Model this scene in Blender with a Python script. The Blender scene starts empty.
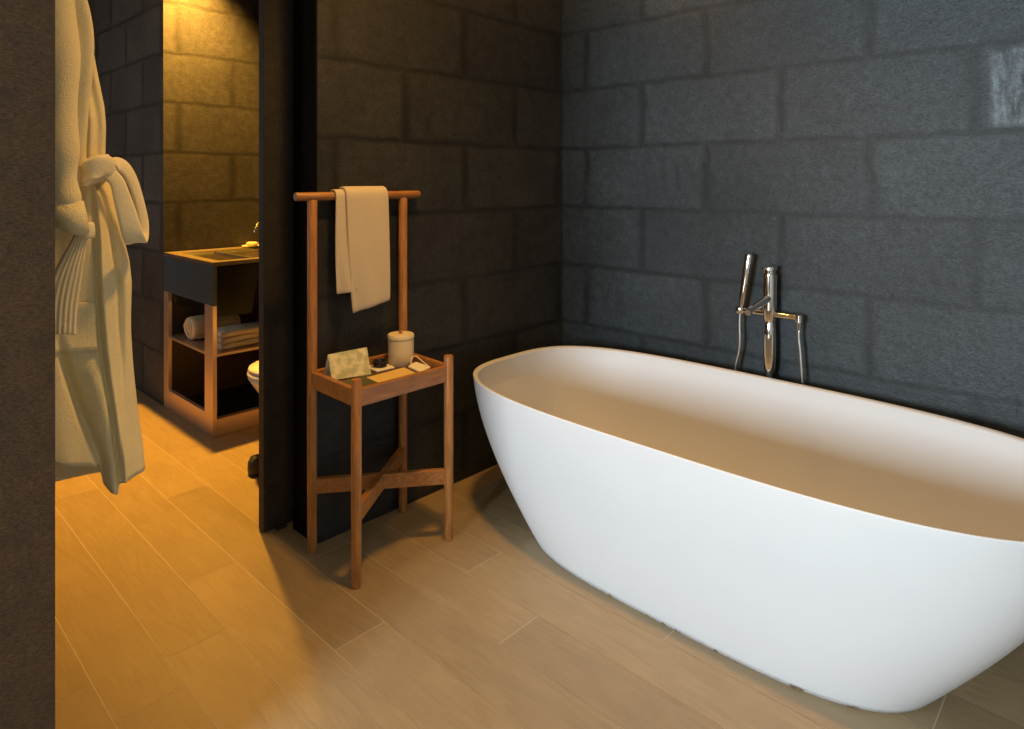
import bpy, bmesh, math, random
from mathutils import Vector, Matrix
random.seed(7)
sc = bpy.context.scene
C = sc.collection
PI = math.pi

# ------------------------------------------------------------------ camera
FPX, CX, HY, EYE = 664.0, 512.0, 179.0, 1.30
TH = math.atan2(631, 664)
FX, FY, RX, RY = math.cos(TH), math.sin(TH), math.sin(TH), -math.cos(TH)
cd = bpy.data.cameras.new('camera'); cam = bpy.data.objects.new('camera', cd); C.objects.link(cam)
cam.location = (0, 0, EYE); cam.rotation_euler = (PI/2, 0, TH - PI/2)
cd.sensor_width = 36; cd.lens = FPX/1024*36; cd.shift_y = -(364.5-HY)/1024; cd.clip_start = .02
sc.camera = cam

def at(u, v, Y):
    """the point of the vertical plane y = Y that the photograph shows at (u, v)"""
    r = (u-CX)/FPX; k = Y/(FY + r*RY)
    return Vector((k*(FX + r*RX), Y, EYE + k*(HY-v)/FPX))

def on(u, v, z):
    """the point of the level plane at height z that the photograph shows at (u, v)"""
    r = (u-CX)/FPX; k = (EYE-z)*FPX/(v-HY)
    return Vector((k*(FX + r*RX), k*(FY + r*RY), z))

# ------------------------------------------------------------------ materials
def srgb(r, g, b):
    f = lambda c: (c/255/12.92) if c/255 <= .04045 else ((c/255+.055)/1.055)**2.4
    return (f(r), f(g), f(b), 1)

def material(name, col, rough=.5, metal=0., spec=.5):
    m = bpy.data.materials.new(name); m.use_nodes = True
    nt = m.node_tree; b = nt.nodes['Principled BSDF']
    b.inputs['Base Color'].default_value = col if len(col) == 4 else (*col, 1)
    b.inputs['Roughness'].default_value = rough; b.inputs['Metallic'].default_value = metal
    b.inputs['Specular IOR Level'].default_value = spec
    return m, nt, b

def N(nt, t, **kw):
    n = nt.nodes.new(t)
    for k, v in kw.items():
        if k.startswith('i_'): n.inputs[k[2:].replace('_', ' ')].default_value = v
        else: setattr(n, k, v)
    return n

def mathn(nt, op, a, b=None, clamp=False):
    n = nt.nodes.new('ShaderNodeMath'); n.operation = op; n.use_clamp = clamp
    for k, x in enumerate((a, b)):
        if x is None: continue
        if hasattr(x, 'links'): nt.links.new(x, n.inputs[k])
        else: n.inputs[k].default_value = x
    return n.outputs[0]

def mixc(nt, fac, a, b, mode='MIX'):
    n = nt.nodes.new('ShaderNodeMix'); n.data_type = 'RGBA'; n.blend_type = mode
    for s, x in ((n.inputs[0], fac), (n.inputs[6], a), (n.inputs[7], b)):
        if hasattr(x, 'links'): nt.links.new(x, s)
        else: s.default_value = x
    return n.outputs[2]

def noise_at(nt, vec, scale, detail=3, rough=.55):
    n = N(nt, 'ShaderNodeTexNoise'); n.inputs['Scale'].default_value = scale
    n.inputs['Detail'].default_value = detail; n.inputs['Roughness'].default_value = rough
    nt.links.new(vec, n.inputs['Vector']); return n.outputs['Fac']

def maprange(nt, v, a, b, c=0., d=1.):
    n = nt.nodes.new('ShaderNodeMapRange'); nt.links.new(v, n.inputs[0])
    for k, x in zip((1, 2, 3, 4), (a, b, c, d)): n.inputs[k].default_value = x
    return n.outputs[0]

def bump(nt, h, strength, dist, bs):
    n = nt.nodes.new('ShaderNodeBump'); n.inputs['Strength'].default_value = strength; n.inputs['Distance'].default_value = dist
    nt.links.new(h, n.inputs['Height']); nt.links.new(n.outputs[0], bs.inputs['Normal'])

def stone_mat(name, axis, shift, base=(.0205, .0265, .030), blocks=True, rough=.48, pale=None):
    """dark slate blocks, .633 x .288 m in running bond with soft sunken joints"""
    m, nt, b = material(name, base, rough, 0, .38)
    tc = N(nt, 'ShaderNodeTexCoord'); sx = N(nt, 'ShaderNodeSeparateXYZ'); nt.links.new(tc.outputs['Object'], sx.inputs[0])
    along = mathn(nt, 'MULTIPLY', mathn(nt, 'ADD', sx.outputs[axis], shift), .55); up = mathn(nt, 'ADD', sx.outputs[2], -.010)
    cm = N(nt, 'ShaderNodeCombineXYZ'); nt.links.new(along, cm.inputs[0]); nt.links.new(up, cm.inputs[1])
    vec = cm.outputs[0]
    # wobble of the hand-dressed edges
    wn = N(nt, 'ShaderNodeTexNoise'); wn.inputs['Scale'].default_value = 7; wn.inputs['Detail'].default_value = 4
    nt.links.new(tc.outputs['Object'], wn.inputs['Vector'])
    sub = N(nt, 'ShaderNodeVectorMath', operation='SUBTRACT'); nt.links.new(wn.outputs['Color'], sub.inputs[0]); sub.inputs[1].default_value = (.5, .5, .5)
    scl = N(nt, 'ShaderNodeVectorMath', operation='MULTIPLY'); nt.links.new(sub.outputs[0], scl.inputs[0]); scl.inputs[1].default_value = (.024, .024, 0)
    add = N(nt, 'ShaderNodeVectorMath', operation='ADD'); nt.links.new(vec, add.inputs[0]); nt.links.new(scl.outputs[0], add.inputs[1])
    br = N(nt, 'ShaderNodeTexBrick'); br.offset = .5; br.offset_frequency = 2; br.squash = 1
    br.inputs['Scale'].default_value = 1; br.inputs['Mortar Size'].default_value = .021; br.inputs['Mortar Smooth'].default_value = 1.0
    br.inputs['Brick Width'].default_value = .633*.55; br.inputs['Row Height'].default_value = .288
    br.inputs['Color1'].default_value = (.82, .82, .82, 1); br.inputs['Color2'].default_value = (1.15, 1.15, 1.15, 1); br.inputs['Mortar'].default_value = (1, 1, 1, 1)
    nt.links.new(add.outputs[0], br.inputs['Vector'])
    ob = tc.outputs['Object']
    mp = N(nt, 'ShaderNodeMapping'); mp.inputs['Scale'].default_value = (1, 1, 2.6); nt.links.new(ob, mp.inputs[0])
    fine = noise_at(nt, mp.outputs[0], 105, 5, .72); mid = noise_at(nt, ob, 26, 5, .65); big = noise_at(nt, ob, 3.2, 2, .5)
    tone = mathn(nt, 'MULTIPLY', maprange(nt, fine, .28, .72, .32, 1.72), maprange(nt, mid, .3, .7, .72, 1.28))
    tone = mathn(nt, 'MULTIPLY', tone, maprange(nt, big, .3, .7, .82, 1.18))
    colr = mixc(nt, 1.0, (*base, 1), br.outputs['Color'], 'MULTIPLY') if blocks else (*base, 1)
    v = N(nt, 'ShaderNodeCombineColor'); [nt.links.new(tone, v.inputs[k]) for k in range(3)]
    colr = mixc(nt, 1.0, colr, v.outputs[0], 'MULTIPLY')
    jn = noise_at(nt, ob, 9, 3, .6)
    if blocks: colr = mixc(nt, mathn(nt, 'MULTIPLY', br.outputs['Fac'], maprange(nt, jn, .35, .65, .55, .95)), colr, (base[0]*.34, base[1]*.34, base[2]*.34, 1))
    if pale:                                   # one block paler, in streaks running down its face
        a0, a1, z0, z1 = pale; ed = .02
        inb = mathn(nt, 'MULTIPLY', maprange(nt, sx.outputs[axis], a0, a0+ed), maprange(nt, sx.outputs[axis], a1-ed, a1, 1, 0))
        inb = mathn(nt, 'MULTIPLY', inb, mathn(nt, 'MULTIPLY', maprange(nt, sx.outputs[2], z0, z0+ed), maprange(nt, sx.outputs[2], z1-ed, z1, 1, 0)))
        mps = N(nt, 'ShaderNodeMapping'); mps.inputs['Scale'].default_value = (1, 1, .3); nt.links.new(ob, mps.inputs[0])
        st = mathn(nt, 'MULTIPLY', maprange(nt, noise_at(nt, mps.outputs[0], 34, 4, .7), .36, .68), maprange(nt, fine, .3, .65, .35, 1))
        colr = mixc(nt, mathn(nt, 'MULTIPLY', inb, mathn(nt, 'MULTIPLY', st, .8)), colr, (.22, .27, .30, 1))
    nt.links.new(colr, b.inputs['Base Color'])
    nt.links.new(maprange(nt, fine, .3, .7, rough+.12, rough-.14), b.inputs['Roughness'])
    h = mathn(nt, 'ADD', mathn(nt, 'MULTIPLY', fine, .5), mathn(nt, 'MULTIPLY', mid, .5))
    if blocks: h = mathn(nt, 'SUBTRACT', h, mathn(nt, 'MULTIPLY', br.outputs['Fac'], .22))
    bump(nt, h, .6, .006, b)
    return m

def wood_mat(name, col, dark, axis_scale=(6, 6, .6), rough=.42, scale=14, contrast=1.):
    m, nt, b = material(name, col, rough)
    tc = N(nt, 'ShaderNodeTexCoord'); mp = N(nt, 'ShaderNodeMapping'); mp.inputs['Scale'].default_value = axis_scale
    nt.links.new(tc.outputs['Object'], mp.inputs[0])
    g = noise_at(nt, mp.outputs[0], scale, 6, .65); g2 = noise_at(nt, tc.outputs['Object'], 9, 2)
    c = mixc(nt, maprange(nt, g, .32, .68, 0, contrast), dark, col)
    c = mixc(nt, maprange(nt, g2, .35, .7, 0, .35), c, dark)
    nt.links.new(c, b.inputs['Base Color']); bump(nt, g, .15, .002, b)
    return m

def cloth_mat(name, col, scale=420, strength=.5, rough=.95):
    m, nt, b = material(name, col, rough, 0, .15)
    tc = N(nt, 'ShaderNodeTexCoord'); g = noise_at(nt, tc.outputs['Object'], scale, 3, .7); g2 = noise_at(nt, tc.outputs['Object'], 60, 3)
    nt.links.new(mixc(nt, maprange(nt, g, .3, .7, 0, .30), col if len(col) == 4 else (*col, 1), (col[0]*.72, col[1]*.70, col[2]*.66, 1)), b.inputs['Base Color'])
    bump(nt, mathn(nt, 'ADD', g, mathn(nt, 'MULTIPLY', g2, .6)), strength, .004, b)
    b.inputs['Sheen Weight'].default_value = .15
    return m

M = {}
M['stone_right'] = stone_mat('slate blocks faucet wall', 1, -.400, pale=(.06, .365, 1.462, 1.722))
M['stone_left'] = stone_mat('slate blocks stand wall', 0, -.361, base=(.0255, .0255, .0245))
M['stone_far'] = stone_mat('slate blocks vanity wall', 0, -.20, base=(.028, .027, .043))
M['stone_passage'] = stone_mat('slate blocks passage wall', 1, -.30, base=(.062, .058, .052))
M['stone_plain'] = stone_mat('dark textured plaster', 0, 0, base=(.041, .0185, .0038), blocks=False, rough=.8)
M['door'] = stone_mat('dark stained door panel', 0, 0, base=(.024, .020, .016), blocks=False, rough=.6)
M['ceiling'] = material('warm painted ceiling', (.55, .47, .36), .9)[0]
M['plaster'] = material('bedroom plaster', (.40, .36, .31), .9)[0]
M['teak'] = wood_mat('reddish stand wood', (.52, .240, .066, 1), (.27, .112, .030, 1), (7, 7, .7))
M['teak_x'] = wood_mat('reddish stand wood lying', (.48, .215, .060, 1), (.25, .100, .028, 1), (.7, 7, 7))
M['tray'] = wood_mat('tray bottom wood', (.20, .085, .030, 1), (.09, .035, .014, 1), (.7, 7, 7))
M['robe'] = cloth_mat('cream terry robe', (.88, .79, .49), 300, .8)
M['belt'] = cloth_mat('cream ribbed belt', (.88, .78, .52), 320, .5)
M['towel'] = cloth_mat('cream hand towel', (.68, .58, .43), 420, .6)
M['chrome'] = material('polished chrome', (.80, .80, .80), .08, 1)[0]
M['hose'] = material('braided chrome hose', (.72, .72, .72), .25, 1)[0]
M['lacquer'] = material('dark lacquer', (.005, .005, .006), .3, 0, .2)[0]
M['apron_daylight'] = wood_mat('vanity apron with painted daylight', (.075, .105, .140, 1), (.052, .074, .098, 1), (8, 8, 1), .28)  # blue of the daylight reflected on the apron is put into its colour
M['bronze'] = material('satin bronze frame', (.74, .55, .42), .36, .75)[0]
M['basin'] = material('dark stone basin', (.020, .016, .012), .30)[0]
M['rimstone'] = material('honed stone rim', (.13, .10, .075), .35)[0]
M['ceramic'] = material('toilet porcelain', (.78, .74, .66), .12)[0]
M['seat'] = material('toilet seat plastic', (.80, .76, .68), .2)[0]
M['black'] = material('matt black metal', (.02, .018, .016), .45)[0]
M['inside'] = material('dark brown cabinet lining', (.075, .048, .030), .45)[0]
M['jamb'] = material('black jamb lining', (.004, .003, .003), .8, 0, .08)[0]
M['paper_white'] = material('white card', (.80, .76, .62), .7)[0]
M['notepad'] = material('tan kraft paper', (.70, .49, .15), .75)[0]
M['mat'] = material('dark green leather mat', (.070, .075, .030), .6)[0]
M['jar'] = material('cream glazed stoneware', (.78, .68, .48), .35)[0]
M['glass_dark'] = material('smoky dark dish', (.030, .030, .030), .12)[0]
M['soap'] = material('pale soap', (.42, .38, .30), .5)[0]
M['frame'] = material('window frame', (.10, .09, .08), .5)[0]

# patterned tent card
m, nt, b = material('printed tent card', (.70, .66, .40), .6)
tc = N(nt, 'ShaderNodeTexCoord'); g = noise_at(nt, tc.outputs['Object'], 38, 2, .5)
nt.links.new(mixc(nt, maprange(nt, g, .40, .62), (.55, .55, .30, 1), (.86, .80, .52, 1)), b.inputs['Base Color']); M['card'] = m

# tub: matt solid surface, scuffed along the very foot
m, nt, b = material('matt white solid surface', (.72, .72, .72), .55, 0, .3)
tc = N(nt, 'ShaderNodeTexCoord'); sx = N(nt, 'ShaderNodeSeparateXYZ'); nt.links.new(tc.outputs['Object'], sx.inputs[0])
g = noise_at(nt, tc.outputs['Object'], 26, 4, .7)
chip = mathn(nt, 'MULTIPLY', maprange(nt, sx.outputs[2], .004, .013, 1, 0), maprange(nt, g, .56, .63))
blot = noise_at(nt, tc.outputs['Object'], 5, 3, .5)
c = mixc(nt, maprange(nt, blot, .3, .75, 0, .5), (.55, .55, .55, 1), (.525, .525, .525, 1))
nt.links.new(mixc(nt, chip, c, (.20, .13, .08, 1)), b.inputs['Base Color']); M['tub'] = m

# floor planks: tone per plank in a face attribute
m, nt, b = material('wood look floor planks', (.36, .26, .17), .36)
tc = N(nt, 'ShaderNodeTexCoord'); at_ = N(nt, 'ShaderNodeAttribute', attribute_name='plank')
off = N(nt, 'ShaderNodeVectorMath', operation='MULTIPLY_ADD'); nt.links.new(at_.outputs['Color'], off.inputs[0]); off.inputs[1].default_value = (37, 53, 0); nt.links.new(tc.outputs['Object'], off.inputs[2])
mp = N(nt, 'ShaderNodeMapping'); mp.inputs['Scale'].default_value = (5.5, .55, 1); nt.links.new(off.outputs[0], mp.inputs[0])
wn = noise_at(nt, mp.outputs[0], 2.2, 3, .5)
wv = N(nt, 'ShaderNodeVectorMath', operation='ADD'); cm = N(nt, 'ShaderNodeCombineXYZ'); nt.links.new(mathn(nt, 'MULTIPLY', wn, 1.6), cm.inputs[0])
nt.links.new(mp.outputs[0], wv.inputs[0]); nt.links.new(cm.outputs[0], wv.inputs[1])
g = noise_at(nt, wv.outputs[0], 9, 5, .62)
mp2 = N(nt, 'ShaderNodeMapping'); mp2.inputs['Scale'].default_value = (60, 3, 1); nt.links.new(off.outputs[0], mp2.inputs[0])
g2 = noise_at(nt, mp2.outputs[0], 5, 3, .6)
c = mixc(nt, maprange(nt, g, .30, .66), (.245, .177, .094, 1), (.325, .238, .130, 1))
c = mixc(nt, maprange(nt, g2, .35, .7, 0, .45), c, (.252, .182, .105, 1))
sp = N(nt, 'ShaderNodeSeparateColor'); nt.links.new(at_.outputs['Color'], sp.inputs[0])
vv = N(nt, 'ShaderNodeCombineColor'); t_ = maprange(nt, sp.outputs[2], 0, 1, .88, 1.10); [nt.links.new(t_, vv.inputs[k]) for k in range(3)]
nt.links.new(mixc(nt, 1.0, c, vv.outputs[0], 'MULTIPLY'), b.inputs['Base Color'])
nt.links.new(maprange(nt, g2, .3, .7, .34, .46), b.inputs['Roughness'])
bump(nt, mathn(nt, 'ADD', g, g2), .12, .002, b); M['floor'] = m
M['grout'] = material('pale plank joint', (.50, .42, .30), .8)[0]

# ------------------------------------------------------------------ mesh builder
class MB:
    def __init__(s): s.v = []; s.f = []; s.mi = []; s.cur = 0
    def add(s, vs, fs):
        o = len(s.v); s.v += [tuple(p) for p in vs]; s.f += [tuple(i+o for i in q) for q in fs]; s.mi += [s.cur]*len(fs); return s
    def box(s, x0, x1, y0, y1, z0, z1):
        return s.add([(x, y, z) for z in (z0, z1) for y in (y0, y1) for x in (x0, x1)],
                     [(0, 2, 3, 1), (4, 5, 7, 6), (0, 1, 5, 4), (2, 6, 7, 3), (0, 4, 6, 2), (1, 3, 7, 5)])
    def rings(s, rings, cap0=True, cap1=True):
        n = len(rings[0]); vs = [p for r in rings for p in r]; fs = []
        for k in range(len(rings)-1):
            for i in range(n):
                j = (i+1) % n; fs.append((k*n+i, k*n+j, (k+1)*n+j, (k+1)*n+i))
        if cap0: fs.append(tuple(range(n-1, -1, -1)))
        if cap1: fs.append(tuple((len(rings)-1)*n+i for i in range(n)))
        return s.add(vs, fs)
    def tube(s, path, rad, n=14, cap=True):
        path = [Vector(p) for p in path]; rs = rad if isinstance(rad, (list, tuple)) else [rad]*len(path); rings = []; up = None
        for k, p in enumerate(path):
            t = (path[min(k+1, len(path)-1)] - path[max(k-1, 0)]).normalized()
            if up is None: up = t.orthogonal().normalized()
            up = (up - t*up.dot(t)).normalized(); w = t.cross(up)
            rings.append([p + (up*math.cos(a) + w*math.sin(a))*rs[k] for a in (2*PI*i/n for i in range(n))])
        return s.rings(rings, cap, cap)
    def lathe(s, cx, cy, prof, n=32):
        return s.rings([[(cx+r*math.cos(2*PI*i/n), cy+r*math.sin(2*PI*i/n), z) for i in range(n)] for r, z in prof])
    def ribbon(s, path, wdir, width, thick, n=12):
        """soft flat band along path; wdir = direction of its width per point"""
        path = [Vector(p) for p in path]; rings = []
        for k, p in enumerate(path):
            t = (path[min(k+1, len(path)-1)] - path[max(k-1, 0)]).normalized()
            wd = Vector(wdir[k]) if isinstance(wdir, list) else Vector(wdir)
            wd = (wd - t*wd.dot(t)).normalized(); nn = t.cross(wd)
            w = width[k] if isinstance(width, list) else width
            rings.append([p + wd*(math.copysign(abs(math.cos(a))**.6, math.cos(a))*w/2) + nn*(math.copysign(abs(math.sin(a))**.8, math.sin(a))*thick/2) for a in (2*PI*i/n for i in range(n))])
        return s.rings(rings)
    def prism(s, poly, d):
        d = Vector(d); a = [Vector(p) for p in poly]; return s.rings([a, [p+d for p in a]])
    def build(s, name, mats, parent=None, smooth=False, bevel=0, sub=0, label=None):
        me = bpy.data.meshes.new(name); me.from_pydata(s.v, [], s.f)
        for mm in (mats if isinstance(mats, list) else [mats]): me.materials.append(mm)
        me.polygons.foreach_set('material_index', s.mi)
        bm = bmesh.new(); bm.from_mesh(me); bmesh.ops.recalc_face_normals(bm, faces=bm.faces); bm.to_mesh(me); bm.free()
        if smooth: me.shade_smooth()
        o = bpy.data.objects.new(name, me); C.objects.link(o)
        if bevel:
            b = o.modifiers.new('bevel', 'BEVEL'); b.width = bevel; b.segments = 2; b.limit_method = 'ANGLE'; b.angle_limit = math.radians(40)
        if sub:
            q = o.modifiers.new('sub', 'SUBSURF'); q.levels = sub; q.render_levels = sub
        if smooth == 'auto' or (bevel and not smooth):
            me.shade_smooth()
            try: me.set_sharp_from_angle(angle=math.radians(42))
            except Exception: pass
        if parent:
            o.parent = parent; o.matrix_parent_inverse = Matrix.LocRotScale(parent.location, parent.rotation_euler, None).inverted()
        if label: o['label'] = label
        return o

def tag(o, label, cat, group=None):
    o['label'] = label; o['category'] = cat
    if group: o['group'] = group
    return o
def thing(name, loc, label, cat, group=None):
    o = bpy.data.objects.new(name, None); o.empty_display_size = .05; C.objects.link(o); o.location = loc
    return tag(o, label, cat, group)
def struct(o, label=None):
    o['kind'] = 'structure'
    return o
def spline(pts, n=8):
    P = [Vector(p) for p in pts]; out = []
    for i in range(len(P)-1):
        a, b, c, d = P[max(i-1, 0)], P[i], P[i+1], P[min(i+2, len(P)-1)]
        for k in range(n):
            t = k/n; out.append(.5*((2*b) + (c-a)*t + (2*a-5*b+4*c-d)*t*t + (3*b-a-3*c+d)*t**3))
    return out + [P[-1]]
def lerp_tab(tab, x):
    if x <= tab[0][0]: return tab[0][1]
    for (a, p), (b, q) in zip(tab, tab[1:]):
        if x <= b: return p + (q-p)*(x-a)/(b-a)
    return tab[-1][1]
def sstep(a, b, x):
    t = min(1, max(0, (x-a)/(b-a))); return t*t*(3-2*t)

# ------------------------------------------------------------------ setting
XW, YW = 2.614, 2.131                 # faucet wall, stand wall
XB, YB = -3.60, -2.40                 # window wall, wall behind the photographer
ZC = 2.75
# floor of planks .165 wide, 1.26 long, running along y
fm = MB(); fm.cur = 1; fm.add([(XB-.1, YB-.1, -.0008), (2.72, YB-.1, -.0008), (2.72, 5.75, -.0008), (XB-.1, 5.75, -.0008)], [(0, 1, 2, 3)])
fm.cur = 0; tones = [(0, 0, 0)]
offs = {0: .66, 1: .975, 2: .355, 3: .80, 4: .045, 5: .36, 6: .98, 7: .36, 8: .70, 9: .05}
gap = .0013
k0 = math.floor((XB-.1-.66)/.165)
for k in range(k0, 14):
    x0 = .66 + .165*k; x1 = min(x0 + .165, 2.72)
    if x0 >= 2.72: break
    o_ = offs.get(k, random.random()*1.26); y = o_ - 1.26*5
    while y < 5.75:
        ya, yb = max(y, YB-.1), min(y+1.26, 5.75)
        if yb - ya > .02:
            fm.add([(x0+gap, ya+gap, 0), (x1-gap, ya+gap, 0), (x1-gap, yb-gap, 0), (x0+gap, yb-gap, 0)], [(0, 1, 2, 3)])
            tones.append((random.random(), random.random(), random.random()))
        y += 1.26
fo = fm.build('floor', [M['floor'], M['grout']]); struct(fo)
ca = fo.data.color_attributes.new('plank', 'FLOAT_COLOR', 'CORNER')
for p in fo.data.polygons:
    for li in p.loop_indices: ca.data[li].color = (*tones[p.index], 1)

struct(MB().box(XB-.1, 2.72, YB-.1, 5.75, ZC, ZC+.1).build('ceiling', M['ceiling']))
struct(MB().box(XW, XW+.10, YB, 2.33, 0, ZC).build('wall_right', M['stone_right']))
struct(MB().box(1.236, XW, YW, 2.290, 0, ZC).build('wall_left', M['stone_left']))
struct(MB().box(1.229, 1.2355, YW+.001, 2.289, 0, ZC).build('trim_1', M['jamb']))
struct(MB().box(2.06, 2.16, 2.40, 4.07, 0, ZC).build('wall_toilet', M['stone_passage']))
struct(MB().add([(1.382, 4.07, 0), (2.16, 4.07, 0), (2.16, 4.07, ZC), (1.382, 4.07, ZC), (1.382, 4.17, 0), (2.16, 4.17, 0), (2.16, 4.17, ZC), (1.382, 4.17, ZC)],
                [(0, 1, 2, 3), (4, 7, 6, 5), (1, 5, 6, 2), (0, 3, 7, 4)]).build('wall_far', M['stone_far']))
struct(MB().box(1.3815, 1.50, 4.0705, 5.60, 0, ZC).build('wall_passage', M['stone_passage']))
struct(MB().box(-.90, 1.50, 5.60, 5.70, 0, ZC).build('wall_end', M['stone_plain']))
struct(MB().box(-.98, -.88, 1.54, 4.30, 0, ZC).box(-.98, -.88, 5.40, 5.60, 0, ZC).box(-.98, -.88, 4.30, 5.40, 0, 1.0).box(-.98, -.88, 4.30, 5.40, 2.2, ZC).build('wall_closet', M['stone_plain']))
w2 = MB()
for a in (4.30, 5.36): w2.box(-.95, -.91, a, a+.04, 1.0, 2.2)
for a in (1.0, 2.16): w2.box(-.95, -.91, 4.34, 5.36, a, a+.04)
struct(w2.build('window_2', M['frame']))
struct(MB().box(XB, .298, 1.41, 1.53, 0, ZC).build('wall_near', M['stone_plain']))
struct(MB().box(XB, XW, YB-.1, YB, 0, ZC).build('wall_back', M['plaster']))
# the window wall with a real opening
WY0, WY1, WZ0, WZ1 = -.35, 1.20, .85, 1.95
ww = MB().box(XB-.1, XB, YB, WY0, 0, ZC).box(XB-.1, XB, WY1, 1.41, 0, ZC).box(XB-.1, XB, WY0, WY1, 0, WZ0).box(XB-.1, XB, WY0, WY1, WZ1, ZC)
struct(ww.build('wall_window', M['plaster']))
wf = MB()
for a in (WY0, WY1-.04): wf.box(XB-.07, XB-.03, a, a+.04, WZ0, WZ1)
for a in (WZ0, WZ1-.04): wf.box(XB-.07, XB-.03, WY0+.04, WY1-.04, a, a+.04)
struct(wf.build('window_1', M['frame']))
# sliding door panel behind the stand wall
d = MB().box(1.136, 2.02, 2.334, 2.374, .004, ZC-.02).build('door_1', M['door'], bevel=.002); struct(d)
gd = MB().box(1.18, 1.22, 2.318, 2.390, 0, .012); gd.build('door_guide', M['black'], d, bevel=.002)

# ------------------------------------------------------------------ bathtub
TX, TY, TZ = 2.062, 1.032, .545
tub = thing('bathtub', (TX, TY, 0), 'freestanding oval white bathtub on the plank floor below the slate block wall', 'bathtub')
def oval(cx, cy, a, b, e, z, n=160, near=.956):
    out = []
    for i in range(n):
        t = 2*PI*i/n; c, s = math.cos(t), math.sin(t)
        out.append((cx + b*math.copysign(abs(c)**(2/e), c), cy + a*(near if s > 0 else 1)*math.copysign(abs(s)**(2/e), s), z))
    return out
AR, BR = .982, .4435          # rim half length, half width
AB, BB = .658, .352
rings = []
for k in range(33):
    t = k/32
    g = .62*math.sin(t*PI/2) + .38*t; gb = math.sin(t*PI/2)**.9
    a = AB + (AR-AB)*g; bq = BB + (BR-BB)*gb
    xc = TX + .0*(1-t); e = 3.5 - .2*t
    rings.append(oval(xc, TY, a, bq, e, .0 + (TZ-.005)*t))
rings.append(oval(TX, TY, AR-.0005, BR-.0005, 3.3, TZ-.001)); rings.append(oval(TX, TY, AR-.002, BR-.002, 3.3, TZ))
rings.append(oval(TX, TY, AR-.015, BR-.015, 3.3, TZ-.0045))
rings.append(oval(TX, TY, AR-.018, BR-.018, 3.3, TZ-.008))
MB().rings(rings, True, False).build('tub_shell', M['tub'], tub, smooth=True)
ri = []
for k in range(29):
    t = k/28; x_ = t*PI/2; zz = TZ-.008 - .40*math.sin(x_)
    g = 1 - (1 - math.cos(t*PI/2))**.8
    w = max(0, (1-t))
    sh = max(0, math.cos(x_))**.8
    a = (AR-.018)*(.50 + .50*sh); bq = (BR-.018)*(.42 + .58*sh)
    ri.append(oval(TX, TY, a, bq, 3.3 - .3*t, zz))
inner = MB().rings(ri, False, True).build('tub_basin', M['tub'], tub, smooth=True)

# ------------------------------------------------------------------ tub filler on the wall side
FXX = 2.545; FYC = 1.046
fc = thing('tub_faucet', (FXX, FYC, 0), 'chrome tub mixer with crossbar rising behind the far rim of the bathtub', 'faucet')
MB().lathe(FXX, FYC, [(.045, 0), (.045, .008), (.041, .012)], 28).build('floor_flange', M['chrome'], fc, 'auto')
MB().lathe(FXX, FYC, [(.016, .010), (.016, .50), (.014, .548), (.0195, .565), (.0230, .62), (.0230, .70), (.020, .742), (.017, .752)], 28).build('column', M['chrome'], fc, 'auto')
MB().lathe(FXX, FYC, [(.020, .752), (.0235, .76), (.0255, .80), (.0270, .93), (.0265, .934)], 32).build('mixer_body', M['chrome'], fc, 'auto')
kn = MB().lathe(FXX, FYC, [(.0215, .9345), (.0215, .948), (.0265, .950), (.0265, .960), (.025, .9625)], 32)
kn.tube([(FXX-.024, FYC+.006, .956), (FXX-.040, FYC+.010, .958)], .004, 10).build('lever_knob', M['chrome'], fc, 'auto')
# crossbar along the wall
cb = MB(); zb = .779
cb.tube([(FXX, 1.1480, zb), (FXX, FYC, zb), (FXX, .928, zb)], .0112, 18)
cb.build('crossbar', M['chrome'], fc, 'auto')
MB().tube([(FXX, .9345, zb+.010), (FXX, .9345, zb-.016), (FXX, .9345, zb-.017), (FXX, .9345, zb-.0445)], [.0135, .0135, .0085, .0070], 16).build('hose_elbow', M['chrome'], fc, 'auto')
MB().rings([[(FXX+r_*math.cos(2*PI*i/28), 1.1635+r_*math.sin(2*PI*i/28), z_) for i in range(28)] for r_, z_ in ((.0136, zb-.012), (.0175, zb-.012), (.0185, zb-.010), (.0185, zb+.010), (.0175, zb+.012), (.0136, zb+.012), (.0136, zb-.012))], False, False).build('shower_holder', M['chrome'], fc, 'auto')
# spout reaching over the rim
sp_ = MB(); pa = spline([(FXX-.01, FYC, .842), (FXX-.08, FYC, .830), (FXX-.170, FYC, .817), (FXX-.196, FYC, .812)], 6)
sp_.tube(pa, [.0150 - .0035*(i/len(pa)) for i in range(len(pa))], 18).build('spout', M['chrome'], fc, 'auto')
hs = thing('hand_shower', (FXX, 1.147, .77), 'slim chrome hand shower standing upright in the left end of the tub mixer bar', 'shower head')
w0, w1 = Vector((FXX, 1.1640, .764)), Vector((FXX+.004, 1.128, 1.003))
MB().tube([w0, w0.lerp(w1, .10), w0.lerp(w1, .22), w0.lerp(w1, .55), w0.lerp(w1, .98), w1], [.0085, .0085, .0130, .0150, .0165, .0150], 22).build('wand', M['chrome'], hs, 'auto')
hp = spline([(FXX, 1.1642, .7638), (FXX, 1.166, .72), (FXX, 1.166, .63), (FXX, 1.186, .52), (FXX+.01, 1.19, .36), (FXX+.036, 1.14, .18), (FXX+.040, 1.04, .12), (FXX+.036, .95, .20), (FXX+.01, .918, .38), (FXX, .922, .54), (FXX, .930, .66), (FXX, .9345, .70), (FXX, .9345, .7330)], 8)
MB().tube(hp, .0058, 10).build('shower_hose', M['hose'], hs, True)

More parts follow.
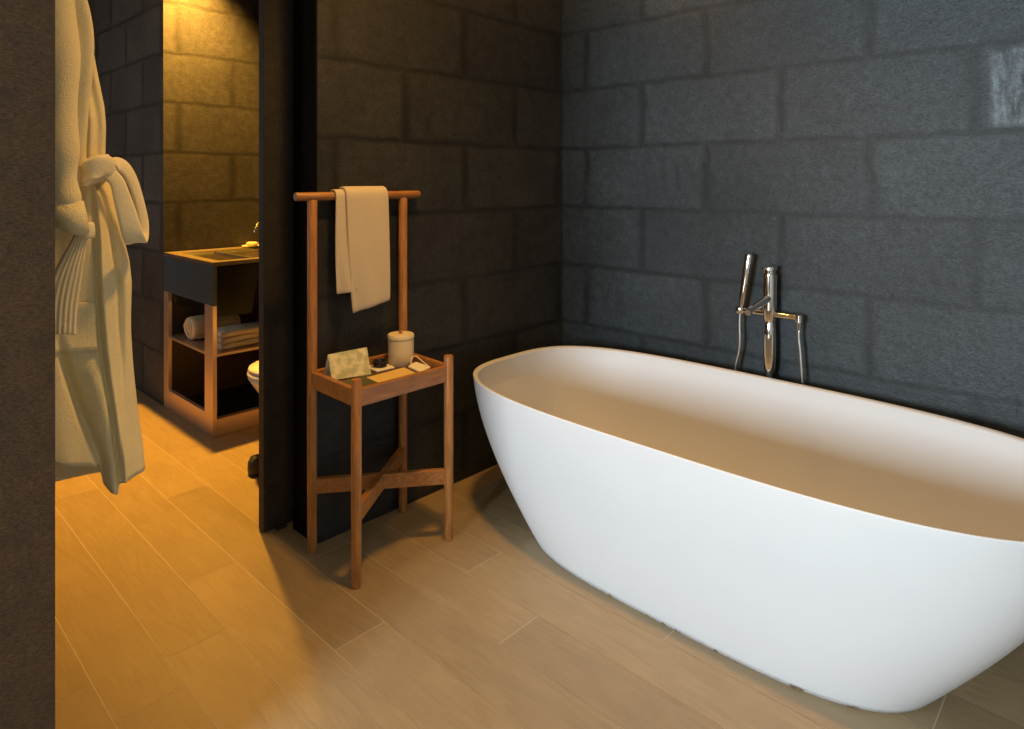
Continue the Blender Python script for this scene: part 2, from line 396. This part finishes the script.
# ------------------------------------------------------------------ valet stand
vs = thing('valet_stand', (1.39, 1.96, 0), 'reddish wooden valet stand with towel rail and tray against the dark block wall', 'stand')
LEGS = {'bl': (1.2, 2.103), 'br': (1.592, 2.103), 'fl': (1.192, 1.817), 'fr': (1.578, 1.815)}
def leg(x, y, z1, r=.0172):
    q = MB(); n = 16
    prof = [(r*.86, 0), (r*.95, .006), (r, .30), (r, z1-.004), (r*.88, z1)]
    return q.lathe(x, y, prof, n).build('leg', M['teak'], vs, 'auto')
leg(*LEGS['bl'], 1.227); leg(*LEGS['br'], 1.227); leg(*LEGS['fl'], .662); leg(*LEGS['fr'], .664)
MB().tube([(1.136, 2.103, 1.239), (1.139, 2.103, 1.239), (1.40, 2.103, 1.239), (1.667, 2.103, 1.239), (1.670, 2.103, 1.239)], [.0135, .0148, .0148, .0148, .0135], 18).build('towel_rail', M['teak_x'], vs, 'auto')
z0, z1 = .574, .630
MB().box(1.204, 1.566, 1.806, 1.826, z0, z1).build('tray_rail', M['teak_x'], vs, bevel=.002)
MB().box(1.212, 1.580, 2.094, 2.112, z0, z1).build('tray_rail', M['teak_x'], vs, bevel=.002)
MB().prism([(1.184, 1.828, z0), (1.203, 1.828, z0), (1.209, 2.092, z0), (1.190, 2.092, z0)], (0, 0, z1-z0)).build('tray_rail', M['teak_x'], vs, bevel=.002)
MB().prism([(1.568, 1.826, z0), (1.587, 1.826, z0), (1.601, 2.092, z0), (1.582, 2.092, z0)], (0, 0, z1-z0)).build('tray_rail', M['teak_x'], vs, bevel=.002)
MB().box(1.203, 1.578, 1.824, 2.096, .588, .600).build('tray_panel', M['tray'], vs)
def brace(a, b, za, zb):
    a, b = Vector((*a, 0)), Vector((*b, 0)); t = (b-a).normalized(); n = Vector((-t.y, t.x, 0))*.011
    a += t*.012; b -= t*.012
    return MB().prism([a-n+Vector((0, 0, za)), b-n+Vector((0, 0, za)), b+n+Vector((0, 0, za)), a+n+Vector((0, 0, za))], (0, 0, zb-za)).build('cross_brace', M['teak_x'], vs, bevel=.002)
brace(LEGS['bl'], LEGS['fr'], .204, .256); brace(LEGS['fl'], LEGS['br'], .2035, .2565)

# towel folded over the rail
tw = MB(); n = 26
def towel_sheet(x0, x1, yf, yb, zf0, zf1, zb_, rr_, lean):
    """front edge from (x0, zf0) to (x1, zf1), over the rail, down to zb_ behind"""
    rows = []
    R_ = .0165; zc = 1.239
    for i in range(n+1):
        s = i/n; x = x0 + (x1-x0)*s; prof = []
        zf = zf0 + (zf1-zf0)*s
        for k in range(15):
            t = k/14; z = zf + (zc-zf)*t
            w = .006*math.sin(s*5.2+1.0)*(1-t) + .003*math.sin(s*11+t*4)*(1-t)
            prof.append((yf + w - .008*(1-t) , z, x + .004*math.sin(t*3)*(s-.5)*2 - lean*t*(1-s)))
        for k in range(1, 9):
            a = PI*k/9; prof.append((2.103 - math.cos(a)*(2.103-yf), zc + math.sin(a)*R_*rr_, x - lean*(1-s)))
        for k in range(12):
            t = k/11; z = zc - (zc-zb_)*t; prof.append((2.103 + (2.103-yf) - .004*t, z, x - lean*(1-s)))
        rows.append(prof)
    vs_ = [(x, y, z) for r in rows for (y, z, x) in r]; m_ = len(rows[0]); fs = []
    for i in range(n):
        for k in range(m_-1): fs.append((i*m_+k, (i+1)*m_+k, (i+1)*m_+k+1, i*m_+k+1))
    return vs_, fs
vs_, fs = towel_sheet(1.343, 1.499, 2.072, 2.12, .812, .842, .95, 1.85, .026)
ht = thing('hand_towel', (1.43, 2.103, 1.27), 'cream hand towel folded over the top rail of the wooden valet stand', 'towel')
o = MB().add(vs_, fs).build('outer_fold', M['towel'], ht, True)
md = o.modifiers.new('thick', 'SOLIDIFY'); md.thickness = .009; md.offset = 0
md = o.modifiers.new('sub', 'SUBSURF'); md.levels = 1; md.render_levels = 1
vs_, fs = towel_sheet(1.2835, 1.372, 2.0815, 2.12, .888, .892, 1.228, 1.30, .002)
o = MB().add(vs_, fs).build('inner_fold', M['towel'], ht, True)
md = o.modifiers.new('thick', 'SOLIDIFY'); md.thickness = .006; md.offset = 0
md = o.modifiers.new('sub', 'SUBSURF'); md.levels = 1; md.render_levels = 1

# things on the tray (top of the panel at z = .600)
ZT = .6002
tag(MB().prism([(1.227, 1.845, ZT), (1.400, 1.842, ZT), (1.412, 2.000, ZT), (1.232, 2.004, ZT)], (0, 0, .003)).build('leather_mat', M['mat'], None, bevel=.001),
    'dark green flat mat under the tent card on the tray of the wooden stand', 'mat')
tcard = thing('tent_card', (1.26, 1.98, ZT+.003), 'cream folded tent card with a pale print at the left of the tray', 'card')
zc0 = ZT + .0042
p0, p1 = on(332, 380.3, zc0), on(371.3, 374.2, zc0)
n_ = Vector((-(p1-p0).y, (p1-p0).x, 0)).normalized()
q0 = p0 + Vector((.001, .056, 0)); q1 = q0 + (p1-p0)
r0 = (p0+q0)/2 + Vector((0, 0, .083)); r1 = (p1+q1)/2 + Vector((0, 0, .091))
MB().prism([p0, p1, r1, r0], n_*.0009).build('front_leaf', M['card'], tcard)
MB().prism([q0, q1, r1+n_*.001, r0+n_*.001], n_*.0009).build('back_leaf', M['paper_white'], tcard)
# jar
jx, jy = 1.530, 2.034
jar = thing('lidded_jar', (jx, jy, ZT), 'round cream stoneware jar with a flat lid at the back of the tray', 'jar')
MB().lathe(jx, jy, [(.043, ZT), (.0475, ZT+.005), (.0490, ZT+.05), (.0488, ZT+.096), (.046, ZT+.098)], 36).build('jar_body', M['jar'], jar, 'auto')
lid = MB().lathe(jx, jy, [(.047, ZT+.0985), (.0500, ZT+.100), (.0500, ZT+.111), (.0475, ZT+.115), (.015, ZT+.1162)], 36).build('lid', M['jar'], jar, 'auto')
MB().lathe(jx, jy, [(.008, ZT+.1164), (.006, ZT+.119), (.008, ZT+.123), (.006, ZT+.126)], 16).build('lid_knob', M['teak'], lid, 'auto', label='small brown wooden knob')
# white dish tray with smoky dish
tag(MB().prism([(1.398, 2.000, ZT), (1.475, 1.996, ZT), (1.482, 2.072, ZT), (1.400, 2.078, ZT)], (0, 0, .010)).build('coaster', M['paper_white'], None, bevel=.004),
    'flat pale square coaster carrying the small dark dish beside the jar', 'coaster')
ax, ay, az = 1.437, 2.036, ZT+.0102
tag(MB().lathe(ax, ay, [(.022, az), (.026, az+.003), (.028, az+.020), (.0265, az+.022), (.022, az+.021), (.019, az+.008), (.004, az+.007)], 30).build('dish', M['glass_dark'], None, 'auto'),
    'small round dark glass dish standing on the pale coaster', 'dish')
nt_ = thing('notepad', (1.46, 1.90, ZT), 'tan paper notepad lying flat near the front rail of the tray', 'notepad')
pp = [on(u, v, ZT) for u, v in ((380.5, 385.2), (418.4, 375.6), (404, 369), (366.4, 379.2))]
MB().prism(pp, (0, 0, .004)).build('page_block', M['paper_white'], nt_)
MB().prism([(x, y, ZT+.0042) for x, y, _ in pp], (0, 0, .002)).build('cover', M['notepad'], nt_, label='tan cover')
sch = thing('sachet', (1.55, 1.93, ZT), 'small white sachet with a loop of string at the right of the tray', 'sachet')
sa = [on(u, v, ZT) for u, v in ((422.5, 374.2), (433, 369.0), (420.5, 363.3), (409.8, 368.6))]
sa = [p + Vector((-.008, .002, 0)) for p in sa]; sa[2].x -= .014
MB().prism(sa, (0, 0, .012)).build('packet', M['paper_white'], sch, bevel=.004)
sm = (sa[0]+sa[1]+sa[2]+sa[3])/4
MB().tube(spline([sa[3].lerp(sm, .3)+Vector((0, 0, .013)), sa[3].lerp(sa[2], .5)+Vector((0, 0, .032)), sa[2].lerp(sm, .2)+Vector((0, 0, .034)), sa[2].lerp(sa[1], .5)+Vector((0, 0, .018)), sa[1].lerp(sm, .25)+Vector((0, 0, .0135))], 6), .0018, 8).build('string', M['paper_white'], sch, True)
ta = sa[1]+Vector((-.016, .004, .0122))
MB().prism([ta, ta+Vector((.014, .008, 0)), ta+Vector((.010, .016, 0)), ta+Vector((-.004, .008, 0))], (0, 0, .002)).build('string_tag', M['paper_white'], sch)

# ------------------------------------------------------------------ bathrobe
rb = thing('bathrobe', (.36, 1.78, .55), 'cream terry bathrobe with tied belt hanging behind the dark wall end', 'bathrobe')
YR = 1.80
sil = [(-60, 60), (-30, 68), (0, 77), (12, 85.5), (28, 89.5), (43, 88.5), (58, 92.5), (82, 97), (112, 103), (131, 104.5), (161, 104), (183, 103.5), (202, 113.5), (228, 117.5), (246, 120), (272, 126.5), (295, 129), (330, 128), (345, 128.2), (377, 130.3), (419, 134.5), (463, 140), (495, 142)]
silw = []
for v, u in sil:
    p = at(u, v, YR); silw.append((-p.z, p.x))
def xr(z): return lerp_tab(silw, -z)
hemtab = [(40, 458), (57, 462), (92, 463), (99, 464), (102, 482), (108, 490), (115, 491), (119, 478), (123, 476), (144, 472), (150, 470)]
hw = [(at(u, v, 1.73).x, at(u, v, 1.73).z) for u, v in hemtab]
crease1 = [(-at(u, v, 1.73).z, at(u, v, 1.73).x) for u, v in ((175, 92), (250, 96), (272, 97), (345, 102), (436, 112), (468, 117.5), (500, 119))][0:0] or \
          [(-at(u, v, 1.73).z, at(u, v, 1.73).x) for u, v in ((94, 178), (96, 240), (97, 272), (102, 345), (112, 436), (117.5, 468), (120, 500))]
crease2 = [(-at(u, v, 1.73).z, at(u, v, 1.73).x) for u, v in ((52, 320), (57, 342), (75, 395), (90, 435), (99, 460), (103, 490))]
crease3 = [(-at(u, v, 1.73).z, at(u, v, 1.73).x) for u, v in ((92, 178), (105, 195), (112, 225), (120, 290), (122, 400), (128, 480))]
na, nz = 320, 110
ztop = at(60, -60, YR).z
def half(z):
    R0 = xr(z); t = (ztop-z)/(ztop-.545); xl = .10 - .03*t
    return (R0+xl)/2, (R0-xl)/2
def front(x, z, s):
    """depth of the robe's cloth at height z; s < 0 in front"""
    bq = .055 + .030*sstep(1.75, 1.2, z) + .02*sstep(.9, .6, z)
    if abs(z-1.31) < .12: bq -= .014*(1-abs(z-1.31)/.12)
    y = YR + bq*math.copysign(abs(s)**.75, s)
    if s < 0:
        low = sstep(1.34, 1.15, z); f = 0
        x1 = lerp_tab(crease1, -z); f -= .020*sstep(x1-.002, x1+.003, x)*low*sstep(x1+.13, x1+.02, x); f += .014*math.exp(-((x-x1+.003)/.0045)**2)*low
        x2 = lerp_tab(crease2, -z); f += .026*math.exp(-((x-x2)/.009)**2)*sstep(1.0, .86, z) - .012*math.exp(-((x-x2-.04)/.025)**2)*sstep(1.0, .86, z)
        x3 = lerp_tab(crease3, -z); f += .014*math.exp(-((x-x3)/.006)**2)*sstep(1.34, 1.28, z)*sstep(.70, 1.0, z)
        f += .005*math.sin(x*70 + z*5)*low + .006*math.sin(x*38 - z*9)
        up_ = sstep(1.28, 1.38, z)
        f += up_*.020*math.exp(-((x-(xr(z)-.060+.03*(z-1.3)))/.009)**2) + up_*.012*math.exp(-((x-(xr(z)-.026))/.010)**2)
        y += f*min(1, -s*2.2)
    return y
rg = []
for k in range(nz+1):
    t = k/nz; ring = []
    for i in range(na):
        ph = 2*PI*i/na; c, s = math.cos(ph), math.sin(ph)
        cxr, a = half(ztop + t*(.545-ztop))
        x = cxr + a*math.copysign(abs(c)**.8, c)
        zh = lerp_tab(hw, x) if s < .15 else (.572 if x < .505 else .60)
        z = ztop + t*(zh-ztop)
        ring.append((x, front(x, z, s), z))
    rg.append(ring)
body = MB().rings(rg, True, False).build('robe_body', M['robe'], rb, True)
md = body.modifiers.new('thick', 'SOLIDIFY'); md.thickness = .007; md.offset = -1
def skin(x, z):
    cxr, a = half(z); c = max(-1, min(1, (x-cxr)/a)); c = math.copysign(abs(c)**1.25, c)
    return front(x, z, -math.sqrt(max(0, 1-c*c)))

def R(u, v, y): return at(u, v, y)
# shawl lapel rolling down from the neck
lp = spline([R(63, -60, 1.715), R(72, -20, 1.700), R(80, 12, 1.690), R(83, 40, 1.684), R(81.5, 72, 1.680), R(78.5, 105, 1.684), R(77, 140, 1.690), R(78, 168, 1.694)], 8)
MB().ribbon(lp, (1, -.45, 0), [.030+.012*math.sin(PI*i/(len(lp)-1)) for i in range(len(lp))], .030, 18).build('lapel', M['robe'], rb, True)
# sleeve hanging in front at the left, its cuff open downwards
slp = spline([R(46, -55, 1.72), R(53, 0, 1.690), R(57, 70, 1.675), R(59, 140, 1.665), R(62, 180, 1.660), R(66, 206, 1.656)], 8)
srad = [.042 - .015*sstep(.2, 1, i/len(slp)) + .003*math.sin(i*.55) for i in range(len(slp))]
so = MB().tube(slp, srad, 32, cap=False).build('sleeve', M['robe'], rb, True)
md = so.modifiers.new('thick', 'SOLIDIFY'); md.thickness = .006; md.offset = -1
cp = [slp[-3], R(67, 212, 1.655), R(70, 226, 1.652)]
cr_ = []
for k, (p, r_) in enumerate(zip(cp, (.0275, .030, .030))):
    cr_.append([p + Vector((r_*math.cos(a), r_*.8*math.sin(a), .016*k/2*math.sin(a)-.010*k/2*math.cos(a))) for a in (2*PI*i/32 for i in range(32))])
cuf = MB().rings(cr_, False, False).build('cuff', M['robe'], rb, True)
md = cuf.modifiers.new('thick', 'SOLIDIFY'); md.thickness = .006; md.offset = 1
# pocket laid on the cloth
pr = []
for i in range(25):
    s = i/24; col = []
    for k in range(9):
        p = R(50+(47.5+2*k/8)*s, 305+50*k/8-2*s, 1.70); col.append((p.x, skin(p.x, p.z) - .005, p.z))
    pr.append(col)
vv_ = [p for r in pr for p in r]; ff = [(i*9+k, (i+1)*9+k, (i+1)*9+k+1, i*9+k+1) for i in range(24) for k in range(8)]
po = MB().add(vv_, ff).build('pocket', M['robe'], rb, True); md = po.modifiers.new('thick', 'SOLIDIFY'); md.thickness = .005; md.offset = 0
# belt: waist band, knot, bow loop, hanging tail with ribs
bl = MB().ribbon(spline([R(54, 176, 1.690), R(75, 174, 1.692), R(92, 171, 1.694), R(104, 168, 1.73), R(107, 166, 1.80)], 8), (0, 0, 1), .058, .016, 14)
bl.build('belt', M['belt'], rb, True)
kn = MB().ribbon(spline([R(85, 182, 1.685), R(90, 172, 1.668), R(100, 166, 1.668), R(110, 168, 1.684), R(112, 176, 1.700)], 8), (.15, -.1, 1), [.030+.020*math.sin(PI*i/32) for i in range(33)], .020, 14)
kn.build('belt_knot', M['belt'], rb, True)
loop = spline([R(102, 171, 1.692), R(112, 164, 1.694), R(122, 166, 1.702), R(131, 178, 1.712), R(138.5, 200, 1.720), R(143, 220, 1.724), R(143.5, 232, 1.722), R(141, 239, 1.708), R(137, 241, 1.692), R(134, 238, 1.678), R(131, 229, 1.668), R(127, 214, 1.666), R(122, 197, 1.670), R(117, 182, 1.676), R(108, 172, 1.684)], 8)
nl = len(loop); wd = []; wi = []
for i in range(nl):
    t = i/(nl-1)
    wd.append(Vector((.8, .55, .35)).lerp(Vector((1, .30, 0)), sstep(.15, .40, t)).lerp(Vector((1, -.05, .1)), sstep(.6, .9, t)))
    wi.append(lerp_tab([(0, .034), (.15, .036), (.3, .026), (.42, .026), (.52, .032), (.60, .042), (.70, .046), (.78, .042), (.9, .032), (1, .03)], t))
MB().ribbon(loop, wd, wi, .009, 12).build('belt_bow', M['belt'], rb, True)
tl = MB()
tp = spline([R(82, 232, 1.662), R(77, 248, 1.660), R(69, 272, 1.660), R(63, 300, 1.662), R(60.5, 334, 1.664)], 10)
nt2 = len(tp); rin = []
for i, p in enumerate(tp):
    t = i/(nt2-1); w = .024 + .032*sstep(0, .7, t); ring = []
    for k in range(29):
        s = k/28-.5; ring.append(p + Vector((s*w, -.003*abs(math.sin(s*PI*6))-.004*math.cos(s*PI), -.012*s*t)))
    for k in range(28, -1, -1):
        s = k/28-.5; ring.append(p + Vector((s*w, .006-.004*math.cos(s*PI), -.012*s*t)))
    rin.append(ring)
tl.rings(rin).build('belt_tail', M['belt'], rb, True)
lp2 = spline([R(80, 230, 1.655), R(86, 231, 1.652), R(93, 230, 1.660)], 6)
MB().ribbon(lp2, (0, 0, 1), .036, .012, 12).build('belt_keeper', M['belt'], rb, True)
# the hook that carries it, on the back of the wall end
hk = MB().tube([(.20, 1.531, 1.965), (.20, 1.540, 1.965)], .022, 20)
hk.tube(spline([(.20, 1.540, 1.965), (.20, 1.62, 1.955), (.20, 1.70, 1.945), (.20, 1.775, 1.95), (.20, 1.79, 1.99)], 6), .005, 12)
tag(hk.build('robe_hook', M['black'], None, 'auto'), 'dark metal wall hook carrying the cream bathrobe behind the dark wall end', 'hook')
MB().tube(spline([(.185, 1.795, 1.86), (.185, 1.765, 1.925), (.190, 1.758, 1.956), (.20, 1.758, 1.9605), (.210, 1.758, 1.956), (.215, 1.765, 1.925), (.215, 1.795, 1.86)], 6), .0035, 8).build('hanging_loop', M['belt'], rb, True)

# ------------------------------------------------------------------ vanity
VX0, VX1, VY0, VY1, VZ = 1.382, 2.055, 3.388, 4.066, .880
va = thing('vanity_unit', (1.73, 3.73, 0), 'dark open vanity with sunken basin against the warm lit block wall', 'vanity')
# left side: apron above, bronze stiles and rail below
MB().box(VX0, VX0+.022, VY0+.0, VY1, .660, VZ-.022).build('side_apron', M['apron_daylight'], va, bevel=.0015, label='upper side panel with reflected daylight painted in blue')
sf = MB().box(VX0, VX0+.022, VY0, VY0+.100, 0, .660).box(VX0, VX0+.022, VY1-.070, VY1, 0, .660).box(VX0, VX0+.022, VY0+.100, VY1-.070, 0, .108)
sf.build('side_frame', M['bronze'], va, bevel=.0015, label='satin bronze side frame')
MB().box(VX0+.023, VX1, VY0+.002, VY0+.040, .0, .085).build('front_rail', M['bronze'], va, bevel=.0015)
MB().box(VX0+.004, VX1, VY0+.012, VY1-.02, .398, .412).build('shelf', M['bronze'], va, bevel=.0015)
MB().box(VX0+.023, VX1, VY1-.018, VY1, .0, VZ-.022).build('back_panel', M['inside'], va)
MB().box(VX0+.023, VX1, VY0+.041, VY1-.02, .004, .024).build('bottom_panel', M['lacquer'], va)
MB().box(VX1-.022, VX1, VY0+.041, VY1-.019, .026, VZ-.022).build('side_panel', M['lacquer'], va)
# basin: trough with a raked end
MB().rings([[(VX0+.0235, VY0+.003, VZ-.024), (1.632, VY0+.003, VZ-.024), (1.632, VY1-.03, VZ-.024), (VX0+.0235, VY1-.03, VZ-.024)],
            [(VX0+.0235, VY0+.003, .60), (1.585, VY0+.003, .60), (1.585, VY1-.03, .60), (VX0+.0235, VY1-.03, .60)]]).build('basin_body', M['lacquer'], va)
rim = MB()
for (a, b_, c_, d_) in ((VX0, VX1, VY0, VY0+.055), (VX0, VX1, VY1-.11, VY1), (VX0, VX0+.055, VY0+.055, VY1-.11), (VX1-.05, VX1, VY0+.055, VY1-.11)):
    rim.box(a, b_, c_, d_, VZ-.020, VZ)
rim.build('counter_rim', M['rimstone'], va, label='warm stone rim around the basin')
bs = MB(); x0, x1, y0, y1 = VX0+.055, VX1-.05, VY0+.055, VY1-.11
bs.add([(x0, y0, VZ-.002), (x1, y0, VZ-.002), (x1, y1, VZ-.002), (x0, y1, VZ-.002), (x0+.02, y0+.02, VZ-.018), (x1-.02, y0+.02, VZ-.018), (x1-.02, y1-.02, VZ-.018), (x0+.02, y1-.02, VZ-.018)],
       [(0, 1, 5, 4), (1, 2, 6, 5), (2, 3, 7, 6), (3, 0, 4, 7), (4, 5, 6, 7)]).build('basin', M['basin'], va)
MB().box(1.614, 1.620, y0+.0205, y1-.0205, VZ-.0175, VZ-.001).build('basin_divider', M['rimstone'], va)
# towels on its shelf
def roll(x, y, z, r, ln, name, label):
    n = 30; rr = []
    for k, (dx, s) in enumerate(((0, .80), (.006, .95), (.02, 1), (ln/2, 1.02), (ln-.02, 1), (ln-.006, .95), (ln, .8))):
        rr.append([(x+dx, y+r*1.25*s*math.cos(2*PI*i/n)*(1+.015*math.sin(5*2*PI*i/n)), z + r*.96 + r*.92*s*math.sin(2*PI*i/n)) for i in range(n)])
    root = thing(name, (x+ln/2, y, z), label, 'towel')
    MB().rings(rr).build('roll', M['towel'], root, True)
    sp = [(x-.0012, y + (r*.75-.0016*k)*1.2*math.cos(k*.42), z+r*.96+(r*.75-.0016*k)*.9*math.sin(k*.42)) for k in range(38)]
    MB().tube(sp, .0045, 6).build('spiral_fold', M['towel'], root, True)
roll(1.420, 3.800, .4125, .068, .26, 'rolled_towel', 'cream rolled towel lying on the vanity shelf, end facing the passage')
ft = thing('folded_towel', (1.80, 3.58, .4125), 'cream towel folded flat in layers at the front of the vanity shelf', 'towel')
for k in range(3):
    q = MB(); zz = .4160 + k*.030
    pts = []
    for j in range(9):
        a = -PI/2 + PI*j/8; pts.append((3.455 - .013*math.cos(a) , zz+.0145+.0142*math.sin(a)))
    pts += [(3.585, zz+.0285), (3.585, zz+.0005)]
    q.rings([[(x, y, z + .003*math.sin(x*20+k)) for y, z in pts] for x in (1.455, 1.50, 1.60, 1.70, 1.80, 1.92, 1.99)]).build('layer', M['towel'], ft, True)
# soap and tap on the back ledge
sd = thing('soap_dish', (1.875, 4.005, VZ), 'pale soap on a small flat dish on the back ledge of the vanity', 'soap dish')
MB().lathe(1.875, 4.0055, [(.045, VZ+.0005), (.058, VZ+.004), (.060, VZ+.009), (.040, VZ+.007), (.004, VZ+.007)], 28).build('dish', M['jar'], sd, 'auto')
MB().lathe(1.875, 4.0055, [(.026, VZ+.0078), (.036, VZ+.013), (.036, VZ+.024), (.026, VZ+.029)], 24).build('soap_bar', M['soap'], sd, True)
tpx = thing('basin_tap', (2.00, 3.99, VZ), 'slim chrome basin tap on the vanity ledge half hidden by the dark door edge', 'tap')
MB().tube(spline([(2.00, 4.0, VZ+.001), (2.00, 4.0, VZ+.10), (1.965, 3.985, VZ+.145), (1.905, 3.965, VZ+.150), (1.868, 3.945, VZ+.115), (1.862, 3.940, VZ+.095)], 8), .0085, 14).build('spout', M['chrome'], tpx, True)
MB().lathe(2.00, 4.0, [(.022, VZ+.0005), (.022, VZ+.008), (.012, VZ+.012)], 20).build('tap_base', M['chrome'], tpx, 'auto')

# ------------------------------------------------------------------ toilet, mostly behind the sliding door
to = thing('toilet', (1.70, 2.86, 0), 'white toilet peeking out behind the dark sliding door edge', 'toilet')
def tring(x0, x1, hw_, z, n=48, p=2.3):
    out = []
    for i in range(n):
        a = 2*PI*i/n; c, s = math.cos(a), math.sin(a)
        xm = x0 + (x1-x0)*.5; e = 2/p
        out.append((xm + (x1-x0)/2*math.copysign(abs(c)**e, c), 2.86 + hw_*math.copysign(abs(s)**e, s), z))
    return out
MB().rings([tring(1.60, 2.0, .12, 0), tring(1.585, 2.0, .125, .05), tring(1.56, 2.0, .125, .15), tring(1.46, 2.0, .145, .25), tring(1.375, 2.0, .175, .34), tring(1.340, 2.0, .188, .395), tring(1.335, 2.0, .190, .405), tring(1.36, 1.99, .17, .410)]).build('bowl', M['ceramic'], to, True)
MB().rings([tring(1.338, 1.99, .186, .4115), tring(1.332, 1.995, .190, .418), tring(1.334, 1.995, .189, .428), tring(1.35, 1.985, .178, .4315)]).build('seat', M['seat'], to, True)
MB().rings([tring(1.342, 1.995, .184, .434), tring(1.336, 2.0, .188, .440), tring(1.340, 2.0, .186, .450), tring(1.39, 1.97, .150, .459)]).build('lid', M['seat'], to, True)
MB().box(1.86, 2.055, 2.68, 3.04, .462, .80).build('cistern', M['ceramic'], to, bevel=.012)
tag(MB().lathe(1.352, 2.835, [(.034, .0005), (.040, .006), (.042, .03), (.040, .055), (.030, .074), (.010, .081)], 28).build('door_stop', M['black'], None, True),
    'dark round floor stop half hidden by the sliding door edge, below the toilet', 'door stop')

# ------------------------------------------------------------------ lamps
def downlight(x, y, label, r=.05):
    t = thing('ceiling_light', (x, y, ZC), label, 'ceiling light', 'recessed ceiling downlights')
    MB().rings([[(x+q*math.cos(2*PI*i/32), y+q*math.sin(2*PI*i/32), z) for i in range(32)] for q, z in ((r, ZC-.001), (r+.015, ZC-.001), (r+.015, ZC-.006), (r, ZC-.006), (r, ZC-.001))], False, False).build('trim_ring', M['black'], t, 'auto')
    return t
def spot(name, loc, power, col, size, blend, rad, target=None):
    l = bpy.data.lights.new(name, 'SPOT'); l.energy = power; l.color = col; l.spot_size = math.radians(size); l.spot_blend = blend; l.shadow_soft_size = rad
    o = bpy.data.objects.new(name, l); C.objects.link(o); o.location = loc
    if target: o.rotation_euler = (Vector(target)-Vector(loc)).to_track_quat('-Z', 'Y').to_euler()
    return o
WARM = (1, .475, .045)
downlight(1.552, 3.815, 'recessed round downlight in the ceiling above the vanity')
spot('vanity_downlight', (1.552, 3.815, ZC-.03), 920, WARM, 97, 1.0, .045, (1.40, 3.92, 0))
downlight(1.32, 1.33, 'recessed round downlight in the ceiling before the wooden stand')
spot('stand_downlight', (1.32, 1.33, ZC-.03), 140, (1, .51, .11), 128, 1.0, .09)
downlight(2.12, 1.78, 'recessed round downlight in the ceiling in the corner over the bathtub')
spot('tub_downlight', (2.12, 1.78, ZC-.03), 20, (1, .50, .10), 150, .6, .06)
# daylight through the window
l = bpy.data.lights.new('window_daylight', 'AREA'); l.shape = 'RECTANGLE'; l.size = WY1-WY0-.1; l.size_y = WZ1-WZ0-.1; l.energy = 495; l.color = (.78, .905, 1)
o = bpy.data.objects.new('window_daylight', l); C.objects.link(o); o.location = (XB-.02, (WY0+WY1)/2, (WZ0+WZ1)/2); o.rotation_euler = (0, -PI/2, 0)

l = bpy.data.lights.new('passage_daylight', 'AREA'); l.shape = 'RECTANGLE'; l.size = 1.0; l.size_y = 1.1; l.energy = 13; l.color = (1, .96, .88)
o = bpy.data.objects.new('passage_daylight', l); C.objects.link(o); o.location = (-.90, 4.85, 1.6); o.rotation_euler = (0, -PI/2, 0)

w = bpy.data.worlds.new('world'); sc.world = w; w.use_nodes = True
w.node_tree.nodes['Background'].inputs[0].default_value = (.62, .78, 1, 1); w.node_tree.nodes['Background'].inputs[1].default_value = 1.0

sc.view_settings.view_transform = 'Standard'; sc.view_settings.look = 'None'; sc.view_settings.gamma = 1; sc.view_settings.use_curve_mapping = False
sc.view_settings.exposure = 0
sc.cycles.max_bounces = 10; sc.cycles.diffuse_bounces = 6; sc.cycles.sample_clamp_indirect = 6
sc.cycles.use_denoising = True
